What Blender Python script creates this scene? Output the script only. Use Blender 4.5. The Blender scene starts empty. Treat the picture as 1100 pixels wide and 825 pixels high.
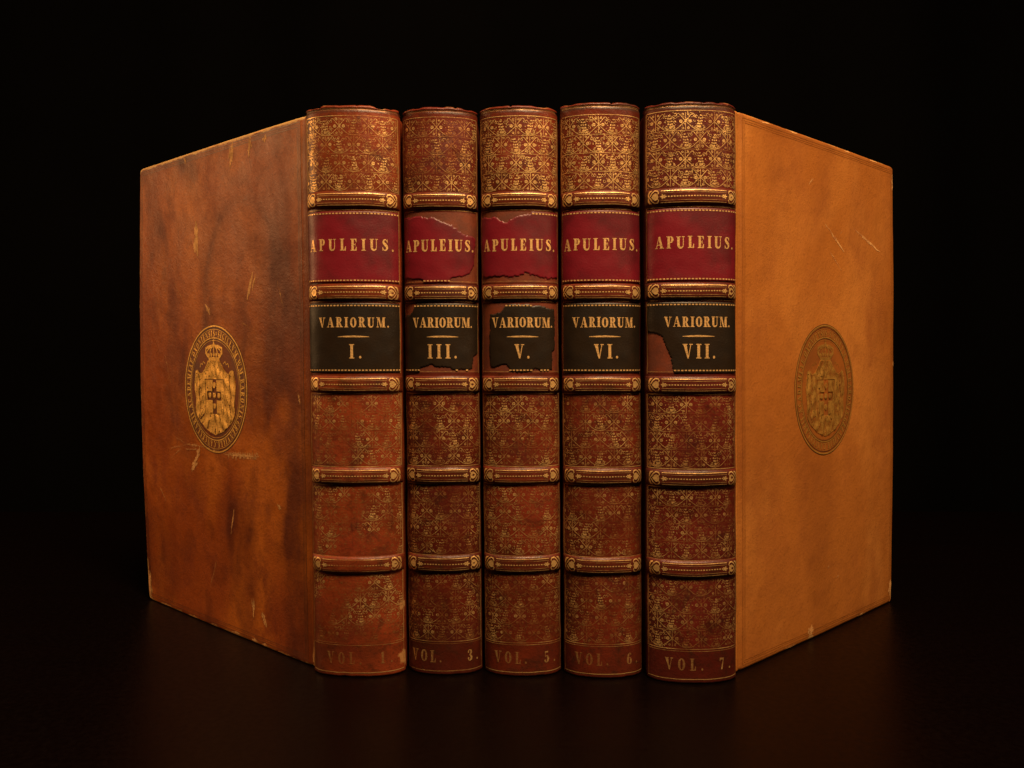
import bpy, math, random
import numpy as np
from mathutils import Vector, noise
random.seed(7)
sc = bpy.context.scene
MM = 0.001
# ------------------------------------------------------------------ camera
CAMZ = 127.9
cam_d = bpy.data.cameras.new("camera"); cam = bpy.data.objects.new("camera", cam_d)
sc.collection.objects.link(cam); sc.camera = cam
cam_d.sensor_width = 36; cam_d.lens = 36*947.5/1100
cam_d.clip_start = 0.01; cam_d.clip_end = 20
cam.location = (0, 0, CAMZ*MM)
cam.rotation_euler = (math.radians(90-1.724), 0, 0)
# ------------------------------------------------------------------ world: an unlit dark room
w = bpy.data.worlds.new("World"); sc.world = w; w.use_nodes = True
w.node_tree.nodes["Background"].inputs[0].default_value = (1, .78, .6, 1)
w.node_tree.nodes["Background"].inputs[1].default_value = 0.0015
# ------------------------------------------------------------------ lamps
def area(name, loc, target, sx, sy, watt, col):
    l = bpy.data.lights.new(name, 'AREA'); l.shape = 'RECTANGLE'; l.size = sx; l.size_y = sy
    l.energy = watt; l.color = col
    o = bpy.data.objects.new(name, l); sc.collection.objects.link(o); o.location = loc
    d = Vector(target)-Vector(loc); o.rotation_euler = d.to_track_quat('-Z', 'Y').to_euler()
    return o
area("key_lamp", (.11, .02, .78), (.02, .36, .14), .20, .14, 11, (1, .67, .36))
area("left_lamp", (-.84, .42, .40), (-.14, .40, .14), .22, .30, 2.7, (1, .55, .23))
area("right_lamp", (.62, .02, .55), (.06, .36, .13), .18, .2, 1.0, (1, .62, .30))
sc.view_settings.view_transform = 'Standard'; sc.view_settings.look = 'None'
sc.view_settings.exposure = 0; sc.view_settings.gamma = 1

# ------------------------------------------------------------------ materials
class NT:
    def __init__(s, name):
        s.m = bpy.data.materials.new(name); s.m.use_nodes = True
        s.t = s.m.node_tree; s.t.nodes.clear()
        s.out = s.n('ShaderNodeOutputMaterial'); s.tc = s.n('ShaderNodeTexCoord')
    def n(s, k, **kw):
        x = s.t.nodes.new(k)
        for a, b in kw.items(): setattr(x, a, b)
        return x
    def put(s, sock, v):
        if hasattr(v, 'is_output') or isinstance(v, bpy.types.NodeSocket): s.t.links.new(v, sock)
        elif isinstance(v, (tuple, list)) and len(v) == 3 and sock.type == 'RGBA': sock.default_value = (*v, 1)
        else: sock.default_value = v
    def noise(s, scale, detail=4, W=0, rough=.55, vec=None, dist=0):
        x = s.n('ShaderNodeTexNoise', noise_dimensions='4D')
        s.put(x.inputs['Vector'], vec or s.tc.outputs['Object']); x.inputs['Scale'].default_value = scale
        x.inputs['Detail'].default_value = detail; x.inputs['W'].default_value = W
        x.inputs['Roughness'].default_value = rough; x.inputs['Distortion'].default_value = dist
        return x.outputs['Fac']
    def stretch(s, sc3):
        x = s.n('ShaderNodeMapping'); s.put(x.inputs['Vector'], s.tc.outputs['Object']); x.inputs['Scale'].default_value = sc3
        return x.outputs[0]
    def ramp(s, v, a, b, lo=0, hi=1):
        x = s.n('ShaderNodeMapRange'); x.interpolation_type = 'SMOOTHSTEP'
        s.put(x.inputs[0], v); x.inputs[1].default_value = a; x.inputs[2].default_value = b
        x.inputs[3].default_value = lo; x.inputs[4].default_value = hi
        return x.outputs[0]
    def math(s, op, a, b=0, c=0):
        x = s.n('ShaderNodeMath', operation=op); s.put(x.inputs[0], a); s.put(x.inputs[1], b); s.put(x.inputs[2], c)
        return x.outputs[0]
    def mix(s, f, a, b):
        x = s.n('ShaderNodeMix', data_type='RGBA'); s.put(x.inputs[0], f)
        s.put(x.inputs[6], a); s.put(x.inputs[7], b); return x.outputs[2]
    def attr(s, name):
        x = s.n('ShaderNodeAttribute', attribute_name=name); return x.outputs['Fac']
    def bump(s, h, strength, dist, normal=None):
        x = s.n('ShaderNodeBump'); s.put(x.inputs['Height'], h); x.inputs['Strength'].default_value = strength
        x.inputs['Distance'].default_value = dist
        if normal: s.put(x.inputs['Normal'], normal)
        return x.outputs[0]
    def pr(s, **kw):
        x = s.n('ShaderNodeBsdfPrincipled')
        for k, v in kw.items(): s.put(x.inputs[k.replace('_', ' ')], v)
        return x.outputs[0]
    def done(s, sh):
        s.t.links.new(sh, s.out.inputs[0]); return s.m

def leather(name, A, B, C, W=0, rough=.36, spec=.36, big=22, wearcol=(.5, .27, .09), grain=.5, streak=False, dark=(.03, .012, .006), smudge=0.):
    """worn calf: two tones in clouds, dark smudges, rubbed pale where the 'edge' attribute is high"""
    t = NT(name)
    v = t.stretch((1, 1, .7)) if streak else None
    n1 = t.noise(big, 5, W, .6, v, .6); n2 = t.noise(big*3.5, 6, W+3, .65, v); n3 = t.noise(big*14, 5, W+5, .6)
    fine = t.noise(2600, 3, W+1); pores = t.noise(900, 4, W+2, .7)
    c = t.mix(t.ramp(n1, .40, .60), A, B)
    c = t.mix(t.ramp(n2, .50, .70, 0, .75), c, C)
    c = t.mix(t.ramp(n3, .55, .8, 0, .35), c, C)
    if smudge:
        sm = t.noise(85, 7, W+9, .72, None, 1.2); cr = t.noise(60, 6, W+12, .7, t.stretch((14, 14, .5)))
        c = t.mix(t.math('MULTIPLY', t.ramp(sm, .50, .66), smudge), c, dark)
        c = t.mix(t.math('MULTIPLY', t.ramp(cr, .60, .68), smudge*.6), c, dark)
        c = t.mix(t.math('MULTIPLY', t.ramp(t.noise(140, 7, W+15, .75, None, 1.), .62, .76), smudge*.3), c, wearcol)
    c = t.mix(t.math('MULTIPLY', t.ramp(pores, .52, .70), .5), c, dark)
    c = t.mix(t.math('MULTIPLY', t.attr('stain'), t.ramp(n2, .25, .6, .45, 1)), c, dark)
    rub = t.math('ADD', t.attr('edge'), t.math('MULTIPLY', t.math('SUBTRACT', n3, .5), 1.5))
    c = t.mix(t.ramp(rub, .55, .75), c, wearcol)
    h = t.math('ADD', t.math('MULTIPLY', pores, .8), t.math('MULTIPLY', fine, .4))
    h = t.math('ADD', h, t.math('MULTIPLY', n3, 1.2))
    nb = t.bump(h, grain, .00035)
    r = t.ramp(n2, .3, .75, rough-.08, rough+.16)
    return t.done(t.pr(Base_Color=c, Roughness=r, Normal=nb, Specular_IOR_Level=spec))

def gold(name, col=(1.0, .62, .235), rough=.42, W=0, metal=.62):
    """gold leaf; 'keep' says how much of it is still there, the rest has rubbed off and shows the leather"""
    t = NT(name)
    keep = t.attr('keep')
    n1 = t.noise(620, 5, W, .72); n2 = t.noise(90, 4, W+2, .6)
    n = t.math('ADD', t.math('MULTIPLY', n1, .62), t.math('MULTIPLY', n2, .38))
    d = t.math('SUBTRACT', keep, n)
    a = t.math('ADD', t.math('MULTIPLY', t.ramp(d, -.65, -.15), .44), t.math('MULTIPLY', t.ramp(d, -.2, .16), .56))
    tone = t.noise(260, 3, W+4)
    c = t.mix(t.ramp(tone, .35, .7), col, tuple(x*.62 for x in col))
    c = t.mix(t.ramp(d, -.35, .12), tuple(x*y for x, y in zip(col, (.62, .42, .32))), c)
    nb = t.bump(t.noise(1500, 3, W+6), .55, .0003)
    g = t.pr(Base_Color=c, Metallic=metal, Roughness=t.ramp(tone, .3, .7, rough-.06, rough+.14), Normal=nb)
    mx = t.n('ShaderNodeMixShader'); tr = t.n('ShaderNodeBsdfTransparent')
    t.put(mx.inputs[0], a); t.t.links.new(tr.outputs[0], mx.inputs[1]); t.t.links.new(g, mx.inputs[2])
    return t.done(mx.outputs[0])

def plain(name, col, rough=.5, W=0, var=.5, scale=120, grain=.3):
    t = NT(name)
    n1 = t.noise(scale, 6, W, .65); f = t.noise(1500, 4, W+1, .6)
    c = t.mix(t.ramp(n1, .40, .62, 0, 1), col, tuple(x*(1-var) for x in col))
    nb = t.bump(t.math('ADD', f, n1), grain, .0003)
    return t.done(t.pr(Base_Color=c, Roughness=t.ramp(n1, .3, .7, rough-.05, rough+.12), Normal=nb))

def paper_mat():
    t = NT('aged_paper_edges')
    v = t.stretch((1, 1, .01)); n = t.noise(2500, 2, 0, .5, t.stretch((1, .01, .01)))
    c = t.mix(n, (.55, .40, .24), (.28, .17, .08))
    return t.done(t.pr(Base_Color=c, Roughness=.8))

M_GOLD = gold('gold_leaf', W=1); M_GOLDT = gold('gold_lettering', (1.0, .60, .23), .38, 9, .42)
M_PAPER = paper_mat()
M_RED = plain('crimson_morocco_label', (.175, .008, .017), .40, 2, .45, 45)
M_BLACK = plain('black_morocco_label', (.021, .012, .006), .38, 4, .45, 60)
M_PASTE = plain('bare_leather_under_label', (.17, .035, .013), .5, 6, .35, 150)
M_SCUFF = None
M_LINE = plain('blind_tooled_line_on_brown_calf', (.13, .032, .008), .4, 3, .4)
M_RINGSHADE = plain('tooled_outline_shade', (.10, .028, .007), .5, 3, .3)
M_LINER = plain('blind_tooled_line_on_tan_calf', (.36, .115, .020), .4, 3, .3)

# ------------------------------------------------------------------ mesh builder (mm in, metres out)
class MB:
    def __init__(s): s.v = []; s.f = []; s.m = []; s.a = {'edge': [], 'stain': [], 'keep': []}
    def vert(s, p, edge=0., stain=0., keep=1.):
        s.v.append((p[0]*MM, p[1]*MM, p[2]*MM)); s.a['edge'].append(edge); s.a['stain'].append(stain); s.a['keep'].append(keep)
        return len(s.v)-1
    def face(s, ids, m=0): s.f.append(tuple(ids)); s.m.append(m)
    def grid(s, rows, m=0, flip=False, wrap=False):
        """rows: list of lists of vertex ids"""
        for a, b in zip(rows, rows[1:]):
            k = len(a)
            for i in range(k if wrap else k-1):
                j = (i+1) % k
                q = (a[i], a[j], b[j], b[i])
                s.face(q[::-1] if flip else q, m)
    def build(s, name, mats, parent=None, smooth=True):
        me = bpy.data.meshes.new(name); me.from_pydata(s.v, [], s.f)
        for m in mats: me.materials.append(m)
        me.polygons.foreach_set('material_index', s.m)
        if smooth: me.polygons.foreach_set('use_smooth', [True]*len(s.f))
        for k, d in s.a.items():
            at = me.attributes.new(k, 'FLOAT', 'POINT'); at.data.foreach_set('value', d)
        me.validate(); me.update()
        o = bpy.data.objects.new(name, me); sc.collection.objects.link(o)
        if parent: o.parent = parent
        return o

# ------------------------------------------------------------------ 2-D drawing: every item is (polygon, keep)
def rect(x0, y0, x1, y1): return [(x0, y0), (x1, y0), (x1, y1), (x0, y1)]
def stroke(pts, w, w1=None):
    n = len(pts); out = []; L = []
    for i, p in enumerate(pts):
        a = pts[max(i-1, 0)]; b = pts[min(i+1, n-1)]
        dx, dy = b[0]-a[0], b[1]-a[1]; d = math.hypot(dx, dy) or 1
        ww = (w[i] if isinstance(w, list) else w + ((w1-w)*i/(n-1) if w1 is not None else 0))/2
        L.append(((p[0]-dy/d*ww, p[1]+dx/d*ww), (p[0]+dy/d*ww, p[1]-dx/d*ww)))
    for a, b in zip(L, L[1:]): out.append([a[0], a[1], b[1], b[0]])
    return out
def line(a, b, w, seg=1.2):
    n = max(1, int(math.hypot(b[0]-a[0], b[1]-a[1])/seg))
    return stroke([(a[0]+(b[0]-a[0])*i/n, a[1]+(b[1]-a[1])*i/n) for i in range(n+1)], w)
def arcp(cx, cy, rx, ry, a0, a1, n=10):
    return [(cx+rx*math.cos(math.radians(a0+(a1-a0)*i/n)), cy+ry*math.sin(math.radians(a0+(a1-a0)*i/n))) for i in range(n+1)]
def disc(cx, cy, r, n=8, ry=None): return [[(cx+r*math.cos(2*math.pi*i/n), cy+(ry or r)*math.sin(2*math.pi*i/n)) for i in range(n)]]
def ell(cx, cy, rx, ry, T, t, a0=0, a1=360, n=22):
    """ellipse stroke, thick at the sides and thin at top and bottom"""
    pts = arcp(cx, cy, rx, ry, a0, a1, n)
    ws = [t+(T-t)*abs(math.cos(math.radians(a0+(a1-a0)*i/n)))**1.3 for i in range(n+1)]
    return stroke(pts, ws)
T, t_ = .235, .065
def glyph(c):
    R = rect
    st = lambda x, y0=0, y1=1: [R(x, y0, x+T, y1)]
    if c == 'I': return .44, st(.1)+[R(0, 0, .44, t_), R(0, 1-t_, .44, 1)]
    if c == '1': return .44, st(.1)+[R(0, 0, .44, t_), [(0, .8), (.1, .82), (.34, 1), (.2, 1)]]
    if c == 'L': return .68, st(.1)+[R(0, 0, .6, t_), R(0, 1-t_, .44, 1), [(.44, t_), (.6, t_), (.6, .36), (.55, .36)]]
    if c == 'E': return .70, st(.1)+[R(0, 0, .6, t_), R(0, 1-t_, .6, 1), [(.44, t_), (.62, t_), (.62, .34), (.57, .34)],
                                     [(.44, 1-t_), (.57, .7), (.61, .7), (.61, 1-t_)], R(.3, .47, .5, .54), R(.46, .37, .5, .64)]
    if c in 'PRB':
        g = st(.1)+[R(0, 1-t_, .4, 1), R(.3, .46, .42, .53)]+ell(.38, .73, .18, .235, .22, t_, -90, 90, 10)+[R(0, 0, .44, t_)]
        if c == 'P': return .68, g
        if c == 'B': return .72, g+ell(.38, .26, .22, .225, .22, t_, -90, 90, 10)
        return .80, g+[[(.36, .5), (.5, .5), (.76, .03), (.52, .03)], R(.5, 0, .84, t_)]
    if c == 'A': return .86, [[(.37, 1), (.44, 1), (.16, 0), (.09, 0)], [(.35, 1), (.52, 1), (.80, 0), (.54, 0)], R(.2, .28, .62, .35),
                              R(0, 0, .27, t_), R(.46, 0, .88, t_)]
    if c == 'V': return .84, [[(.04, 1), (.32, 1), (.52, 0), (.40, 0)], [(.66, 1), (.73, 1), (.5, 0), (.43, 0)], R(0, 1-t_, .4, 1), R(.56, 1-t_, .84, 1)]
    if c == 'W':
        return 1.2, [[(.04, 1), (.28, 1), (.42, 0), (.34, 0)], [(.52, 1), (.57, 1), (.42, 0), (.37, 0)], [(.46, 1), (.7, 1), (.84, 0), (.76, 0)],
                     [(1.02, 1), (1.08, 1), (.84, 0), (.79, 0)], R(0, 1-t_, .34, 1), R(.94, 1-t_, 1.18, 1)]
    if c == 'U': return .82, [R(.08, .26, .08+T, 1), R(.62, .26, .69, 1), R(0, 1-t_, .42, 1), R(.52, 1-t_, .8, 1)] + \
        stroke(arcp(.42, .28, .225, .22, 180, 360, 12), [T-(T-t_)*i/12 for i in range(13)])
    if c == 'M': return 1.04, [R(.11, 0, .17, 1), [(.1, 1), (.36, 1), (.56, 0), (.47, 0)], [(.74, 1), (.8, 1), (.56, 0), (.5, 0)], R(.71, 0, .71+T, 1),
                               R(0, 0, .28, t_), R(0, 1-t_, .3, 1), R(.62, 0, 1.04, t_), R(.76, 1-t_, 1.04, 1)]
    if c == 'N': return .84, [R(.11, 0, .17, 1), R(.66, 0, .72, 1), [(.1, 1), (.34, 1), (.73, 0), (.6, 0)], R(0, 0, .28, t_), R(0, 1-t_, .3, 1), R(.55, 1-t_, .83, 1)]
    if c == 'O': return .74, ell(.37, .5, .25, .455, T, .08)
    if c == 'C': return .68, ell(.36, .5, .24, .455, T, .08, 48, 318, 18)+[R(.53, .62, .6, .97)]
    if c == 'G': return .74, ell(.36, .5, .24, .455, T, .08, 48, 312, 18)+[R(.53, .62, .6, .97), R(.48, .06, .66, .42), R(.38, .38, .7, .44)]
    if c == 'D': return .76, st(.1)+[R(0, 0, .4, t_), R(0, 1-t_, .4, 1)]+ell(.36, .5, .25, .46, T, .08, -90, 90, 14)
    if c == 'X': return .8, [[(.04, 1), (.3, 1), (.76, 0), (.5, 0)], [(.62, 1), (.7, 1), (.16, 0), (.08, 0)], R(0, 0, .26, t_), R(.42, 0, .8, t_), R(0, 1-t_, .38, 1), R(.54, 1-t_, .78, 1)]
    if c == 'S':
        pts = [(.55, .74), (.49, .90), (.34, .96), (.19, .90), (.15, .75), (.24, .61), (.38, .50), (.50, .38), (.53, .24), (.45, .10), (.30, .04), (.15, .11), (.09, .27)]
        return .64, stroke(pts, [.05, .07, .09, .14, .2, .24, .26, .24, .2, .14, .09, .07, .05])+[R(.53, .68, .58, .98), R(.06, .02, .11, .32)]
    if c == '3': return .56, stroke([(.08, .8), (.15, .93), (.27, .96), (.4, .89), (.42, .76), (.34, .6), (.2, .53)], [.09, .08, .09, .16, .22, .14, .06]) + \
        stroke([(.2, .52), (.36, .47), (.45, .32), (.42, .14), (.27, .04), (.13, .08), (.07, .22)], [.06, .14, .22, .22, .1, .08, .1])+disc(.11, .77, .08)+disc(.11, .24, .09)
    if c == '5': return .56, [[(.1, 1), (.15, 1), (.17, .52), (.11, .5)], R(.11, .86, .46, 1)] + \
        stroke([(.13, .54), (.26, .6), (.4, .53), (.46, .34), (.4, .14), (.26, .04), (.12, .08), (.07, .2)], [.05, .08, .18, .24, .2, .1, .08, .1])+disc(.11, .2, .09)
    if c == '6': return .58, ell(.3, .3, .19, .26, .2, .07)+stroke([(.12, .34), (.13, .6), (.22, .84), (.36, .96), (.48, .9)], [.2, .22, .16, .08, .08])+disc(.46, .84, .07)
    if c == '7': return .56, [[(.05, 1), (.52, 1), (.5, .84), (.05, .84)], [(.42, .9), (.5, .86), (.36, 0), (.18, 0)], R(.05, .72, .1, 1)]
    if c == '.': return .24, disc(.1, .09, .1, 10)
    if c == '*': return .5, stroke([(.1, .3), (.4, .7)], .1)+stroke([(.4, .3), (.1, .7)], .1)+stroke([(.25, .2), (.25, .8)], .1)
    return .4, []
def text(s, x0, x1, y, h, keep=1., squeeze=1., jit=.0):
    """lay s out between x0 and x1 on base line y with cap height h"""
    W = [glyph(c)[0]*h*squeeze for c in s]
    gap = (x1-x0-sum(W))/max(1, len(s)-1); out = []; x = x0
    for c, ww in zip(s, W):
        dy = random.uniform(-jit, jit)
        for p in glyph(c)[1]: out.append(([(x+a*h*squeeze, y+dy+b*h) for a, b in p], keep))
        x += ww+gap
    return out

# ------------------------------------------------------------------ the tools of the bookbinder
def panel_pattern(L, z0, z1, keepf, seed):
    """all-over gilt diaper: rayed crosses, cups, rings and seed cones, four rows high"""
    rr = random.Random(seed); P = []
    rows = 4; rh = (z1-z0)/rows; cw = 5.7; x0 = -L; nx = int(2*L/cw)+2
    lw = .23
    def add(polys, b=0, cut=True):
        for p in polys:
            cx = sum(q[0] for q in p)/len(p); cz = sum(q[1] for q in p)/len(p)
            if abs(cx) > L-.1 or not z0-.2 < cz < z1+.2: continue
            P.append(([(min(max(q[0], -L), L), q[1]) for q in p], keepf(cx/L, (cz-z0)/(z1-z0))+b+cellv.get((round(cx/cw), round(cz/rh)), 0)+rr.uniform(-.05, .05)))
    cellv = {(a, b): rr.uniform(-.12, .10) for a in range(-9, 9) for b in range(0, 60)}
    for j in range(rows):
        zc = z1-(j+.5)*rh
        for i in range(-1, nx):
            cx = x0+(i+.75)*cw+rr.uniform(-.15, .15); zz = zc+rr.uniform(-.12, .12)
            if (i+j) % 2 == 0:      # rayed cross
                a, b = cw*.62, rh*.47
                for sx in (-1, 1):
                    add(line((cx, zz), (cx+sx*a*.62, zz+b*.80), lw), -.04)
                    add(stroke(arcp(cx+sx*(a*.62+.55), zz+b*.72, .6, .55, 180 if sx > 0 else 0, -30 if sx > 0 else 210, 7), lw*.85))
                    add(stroke(arcp(cx+sx*1.75, zz, .5, .5, 0, 360, 8), .34), .05)
                    add(stroke(arcp(cx+sx*1.05, zz+b*.78, .34, .34, 0, 360, 6), .24))
                    add(stroke(arcp(cx+sx*1.05, zz-b*.78, .34, .34, 0, 360, 6), .24))
                    add(disc(cx+sx*1.75, zz, .22, 6), .05)
                add(line((cx, zz-b), (cx, zz+b), lw*.85), -.06)
                # lower arms sweep round in a cup to the next cross
                add(stroke([(cx, zz), (cx+cw*.22, zz-b*.34), (cx+cw*.42, zz-b*.66), (cx+cw*.62, zz-b*.90), (cx+cw*.82, zz-b*1.0), (cx+cw, zz-b*1.03),
                            (cx+cw*1.18, zz-b*1.0), (cx+cw*1.38, zz-b*.90), (cx+cw*1.58, zz-b*.66), (cx+cw*1.78, zz-b*.34), (cx+cw*2, zz)], lw*.9), .03)
                for sx in (-1, 1):
                    add(stroke(arcp(cx+cw+sx*1.5, zz-b*.62, .42, .42, 90, 90+sx*250, 7), lw*.7))
                    add(stroke(arcp(cx+cw+sx*2.3, zz+b*.55, .42, .42, -90, -90+sx*250, 7), lw*.7))
                for k in range(7): add(disc(cx+cw*(.70+.1*k), zz-b*.86+.10*abs(k-3), .15, 5), -.05)
            else:                   # seed cone with curled leaves
                h = rh*.60; tilt = .35 if (i*3+j) % 4 < 2 else -.3
                n = 5
                for k in range(n):
                    f = k/(n-1); ww = (1.2*math.sin(math.pi*(.18+.72*f)))*1.05; yy = zz-h*.5+h*f; xx = cx+tilt*(f-.5)*2
                    for m in range(-1, 2):
                        add(disc(xx+m*ww*.62+rr.uniform(-.08, .08), yy+(.12 if m else 0), .40*(1-.35*f), 6), rr.uniform(-.12, .1))
                for sx in (-1, 1):
                    add(stroke(arcp(cx+sx*.9, zz-h*.52, .85, .7, 90, 90-sx*250, 8), lw*.8))
                    add(stroke(arcp(cx+sx*1.5, zz+h*.42, .5, .5, 0, 300, 7), lw*.75))
                    add(disc(cx+sx*2.0, zz-.1, .24, 5))
        for k in range(int(2*L*rh/5.2)):      # little scrolls filling the ground
            qx, qz, q0, qs = rr.uniform(-L, L), zc+rr.uniform(-rh/2, rh/2), rr.uniform(0, 360), rr.choice((-1, 1))
            add(stroke(arcp(qx, qz, .48, .48, q0, q0+qs*rr.uniform(150, 290), 6), .22, .14), rr.uniform(-.2, .0))
        for k in range(int(2*L*rh/1.6)):
            add(disc(rr.uniform(-L, L), zc+rr.uniform(-rh/2, rh/2), rr.uniform(.09, .2), 5), rr.uniform(-.3, .0))
        if j: add(line((-L, z1-j*rh), (L, z1-j*rh), .22), -.2)
    return P

def band_tool(L, z, keepf):
    """rolled ornament on a raised band: frame, palmette and leaf at both ends, beaded centre line"""
    P = []; H = 2.4
    def add(polys, b=0):
        for p in polys:
            cx = sum(q[0] for q in p)/len(p); P.append((p, keepf(cx/L)+b))
    for s in (-1, 1):
        add(line((-L+5.4, z+s*(H-.15)), (L-5.4, z+s*(H-.15)), .26))
        add(line((-L+5.4, z+s*(H-.95)), (L-5.4, z+s*(H-.95)), .12), -.25)
        X = s*(L-.3)
        for k in (-1, 1):
            # paired outer petals
            add(stroke([(X, z+k*.15), (X-s*.2, z+k*1.3), (X-s*.7, z+k*2.2), (X-s*1.6, z+k*2.5)], [.35, .75, .75, .25]), .15)
            add(stroke([(X-s*.4, z), (X-s*1.1, z+k*.5), (X-s*1.9, z+k*1.7), (X-s*2.8, z+k*2.45), (X-s*3.9, z+k*2.25), (X-s*4.3, z+k*1.4), (X-s*3.8, z+k*.9)],
                       [.2, .38, .42, .45, .42, .36, .25]), .12)
        # heart
        add([[(X-s*1.5, z), (X-s*2.2, z+.9), (X-s*3.0, z+1.45), (X-s*3.9, z+1.1), (X-s*4.2, z), (X-s*3.9, z-1.1), (X-s*3.0, z-1.45), (X-s*2.2, z-.9)][::(1 if s < 0 else -1)]], .15)
        # leaf
        lc = X-s*5.9
        for a in (0, 70, 145, 215, 290):
            ca, sa = math.cos(math.radians(a)), math.sin(math.radians(a))
            add(stroke([(lc, z), (lc+s*ca*.62, z+sa*.62), (lc+s*ca*1.15, z+sa*1.0)], [.45, .62, .12]), .1)
    n = int((2*L-14.6)/1.05)
    for i in range(n+1):
        x = -(L-7.3)+(2*L-14.6)*i/n
        add([rect(x-.32, z-.22, x+.32, z+.22)], .02)
    return P

# ------------------------------------------------------------------ book geometry
HB = 226.2
SHEAR = .0088
def nz(x, y, z, s): return noise.noise(Vector((x*s, y*s, z*s)))

class Spine:
    """cross-section of a rounded spine; s is arc length from the middle"""
    def __init__(b, hw, sag, seed, H):
        b.hw, b.seed, b.H = hw, seed, H
        f = lambda x: -sag + (sag*.62)*(abs(x)/hw)**2.1 + (sag*.38)*(abs(x)/hw)**9
        xs = np.linspace(0, hw, 400); ys = np.array([f(x) for x in xs])
        ds = np.concatenate([[0], np.cumsum(np.hypot(np.diff(xs), np.diff(ys)))])
        b.xs, b.ys, b.ds = xs, ys, ds; b.L = ds[-1]
    def cs(b, s):
        a = min(abs(s), b.L); sg = 1 if s >= 0 else -1
        x = np.interp(a, b.ds, b.xs); y = np.interp(a, b.ds, b.ys)
        e = .15; a0, a1 = max(a-e, -0), min(a+e, b.L)
        dx = np.interp(a1, b.ds, b.xs)-np.interp(a0, b.ds, b.xs); dy = np.interp(a1, b.ds, b.ys)-np.interp(a0, b.ds, b.ys)
        if a < 1e-6: dx, dy = 1, 0
        d = math.hypot(dx, dy); nx, ny = dy/d, -dx/d
        return sg*x, y, sg*nx, ny
    def pt(b, s, z, off=0.):
        x, y, nx, ny = b.cs(s); H = b.H
        o = off
        # head and tail cap: rounded over, dented
        for d, r in ((H-z, 2.4), (z, .8)):
            if d < r: o -= r-math.sqrt(max(0, r*r-(r-d)**2))
        if H-z > 2.4 and H-z < 5.5: o -= .28*math.sin((H-z-2.4)/3.1*math.pi)
        o += .28*nz(s+b.seed*31, z, b.seed*7, .055)+.10*nz(s, z+b.seed*19, 3, .22)
        zz = z+2.7*math.sin(min(z, 150)/150*math.pi/2)*min(1, (H-z)/5)
        if z > H-6:
            k = (z-(H-6))/6
            zz += k*(.6*nz(s, b.seed*11, 5, .07)+.10*nz(s, b.seed*5, 9, .5)-1.3*max(0, nz(s, b.seed*3, 1, .22)-.28))
            for ns_, nw, nd in b.nicks:
                zz -= max(0, k)**2*nd*math.exp(-((s-ns_)/nw)**4)
        if z < 5: zz += max(0, .35*nz(s, b.seed*9, 2, .3))*(5-z)/5
        return (x+nx*o, y+ny*o, zz)

def sh(p):  # slight common lean of the whole row
    return (p[0]-SHEAR*(p[2]-CAMZ), p[1], p[2])

def put_polys(mb, P, surf, m, off):
    for k, (poly, keep) in enumerate(P):
        o = off+.005*(k % 9)
        if len(poly) == 4:
            A, B, C, D = poly
            n = int(max(math.dist(A, B), math.dist(C, D))/.9)+1; m_ = int(max(math.dist(B, C), math.dist(A, D))/.9)+1
            if n > 1 or m_ > 1:
                G = [[None]*(n+1) for _ in range(m_+1)]
                for j in range(m_+1):
                    for i in range(n+1):
                        u, v = i/n, j/m_
                        q = [(A[c]*(1-u)+B[c]*u)*(1-v)+(D[c]*(1-u)+C[c]*u)*v for c in (0, 1)]
                        G[j][i] = mb.vert(sh(surf(q[0], q[1], o)), keep=keep)
                mb.grid(G, m)
                continue
        ids = [mb.vert(sh(surf(x, z, o)), keep=keep) for x, z in poly]
        mb.face(ids, m)

BANDS = [187.3, 150.9, 114.7, 78.8, 44.0]

def ragged(fn, s0, s1, z0, z1, step=.3):
    """cells of a label that are still there"""
    ns = int((s1-s0)/step); nzz = int((z1-z0)/step)
    return ns, nzz, [[fn(s0+(i+.5)*(s1-s0)/ns, z0+(j+.5)*(z1-z0)/nzz) for i in range(ns)] for j in range(nzz)]

def label(sp, name, mat, s0, s1, z0, z1, keepfn, polys, parent, base=.10, bare=False):
    mb = MB()
    if bare:   # old paste and skinned leather where the label has gone
        S = np.linspace(s0, s1, 40); Z = np.linspace(z0, z1, 18)
        rows = [[mb.vert(sh(sp.pt(s, z, .05))) for s in S] for z in Z]; mb.grid(rows, 1)
    ns, nzz, K = ragged(keepfn, s0, s1, z0, z1, .3)
    ids = {}
    th = .24
    def vid(i, j):
        if (i, j) not in ids:
            s = s0+i*(s1-s0)/ns; z = z0+j*(z1-z0)/nzz
            # border vertices wander a little so that the tear is not stepped, and curl down to the leather
            n4 = [K[b][a] if 0 <= a < ns and 0 <= b < nzz else False for a in (i-1, i) for b in (j-1, j)]
            full = all(n4)
            if not full:
                s += .13*nz(s*7, z*7, sp.seed, .6)*(1 if 0 < i < ns else .4); z += .13*nz(z*5, s*9, sp.seed, .7)
            ids[(i, j)] = mb.vert(sh(sp.pt(s, z, base+(th if full else .02))))
        return ids[(i, j)]
    for j in range(nzz):
        for i in range(ns):
            if K[j][i]: mb.face((vid(i, j), vid(i+1, j), vid(i+1, j+1), vid(i, j+1)), 0)
    P = []
    for poly, kp in polys:
        cx = sum(q[0] for q in poly)/len(poly); cz = sum(q[1] for q in poly)/len(poly)
        if keepfn(cx, cz): P.append((poly, kp))
    put_polys(mb, P, sp.pt, 2, base+th+.04)
    return mb.build(name, [mat, M_PASTE, M_GOLDT], parent)

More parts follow.
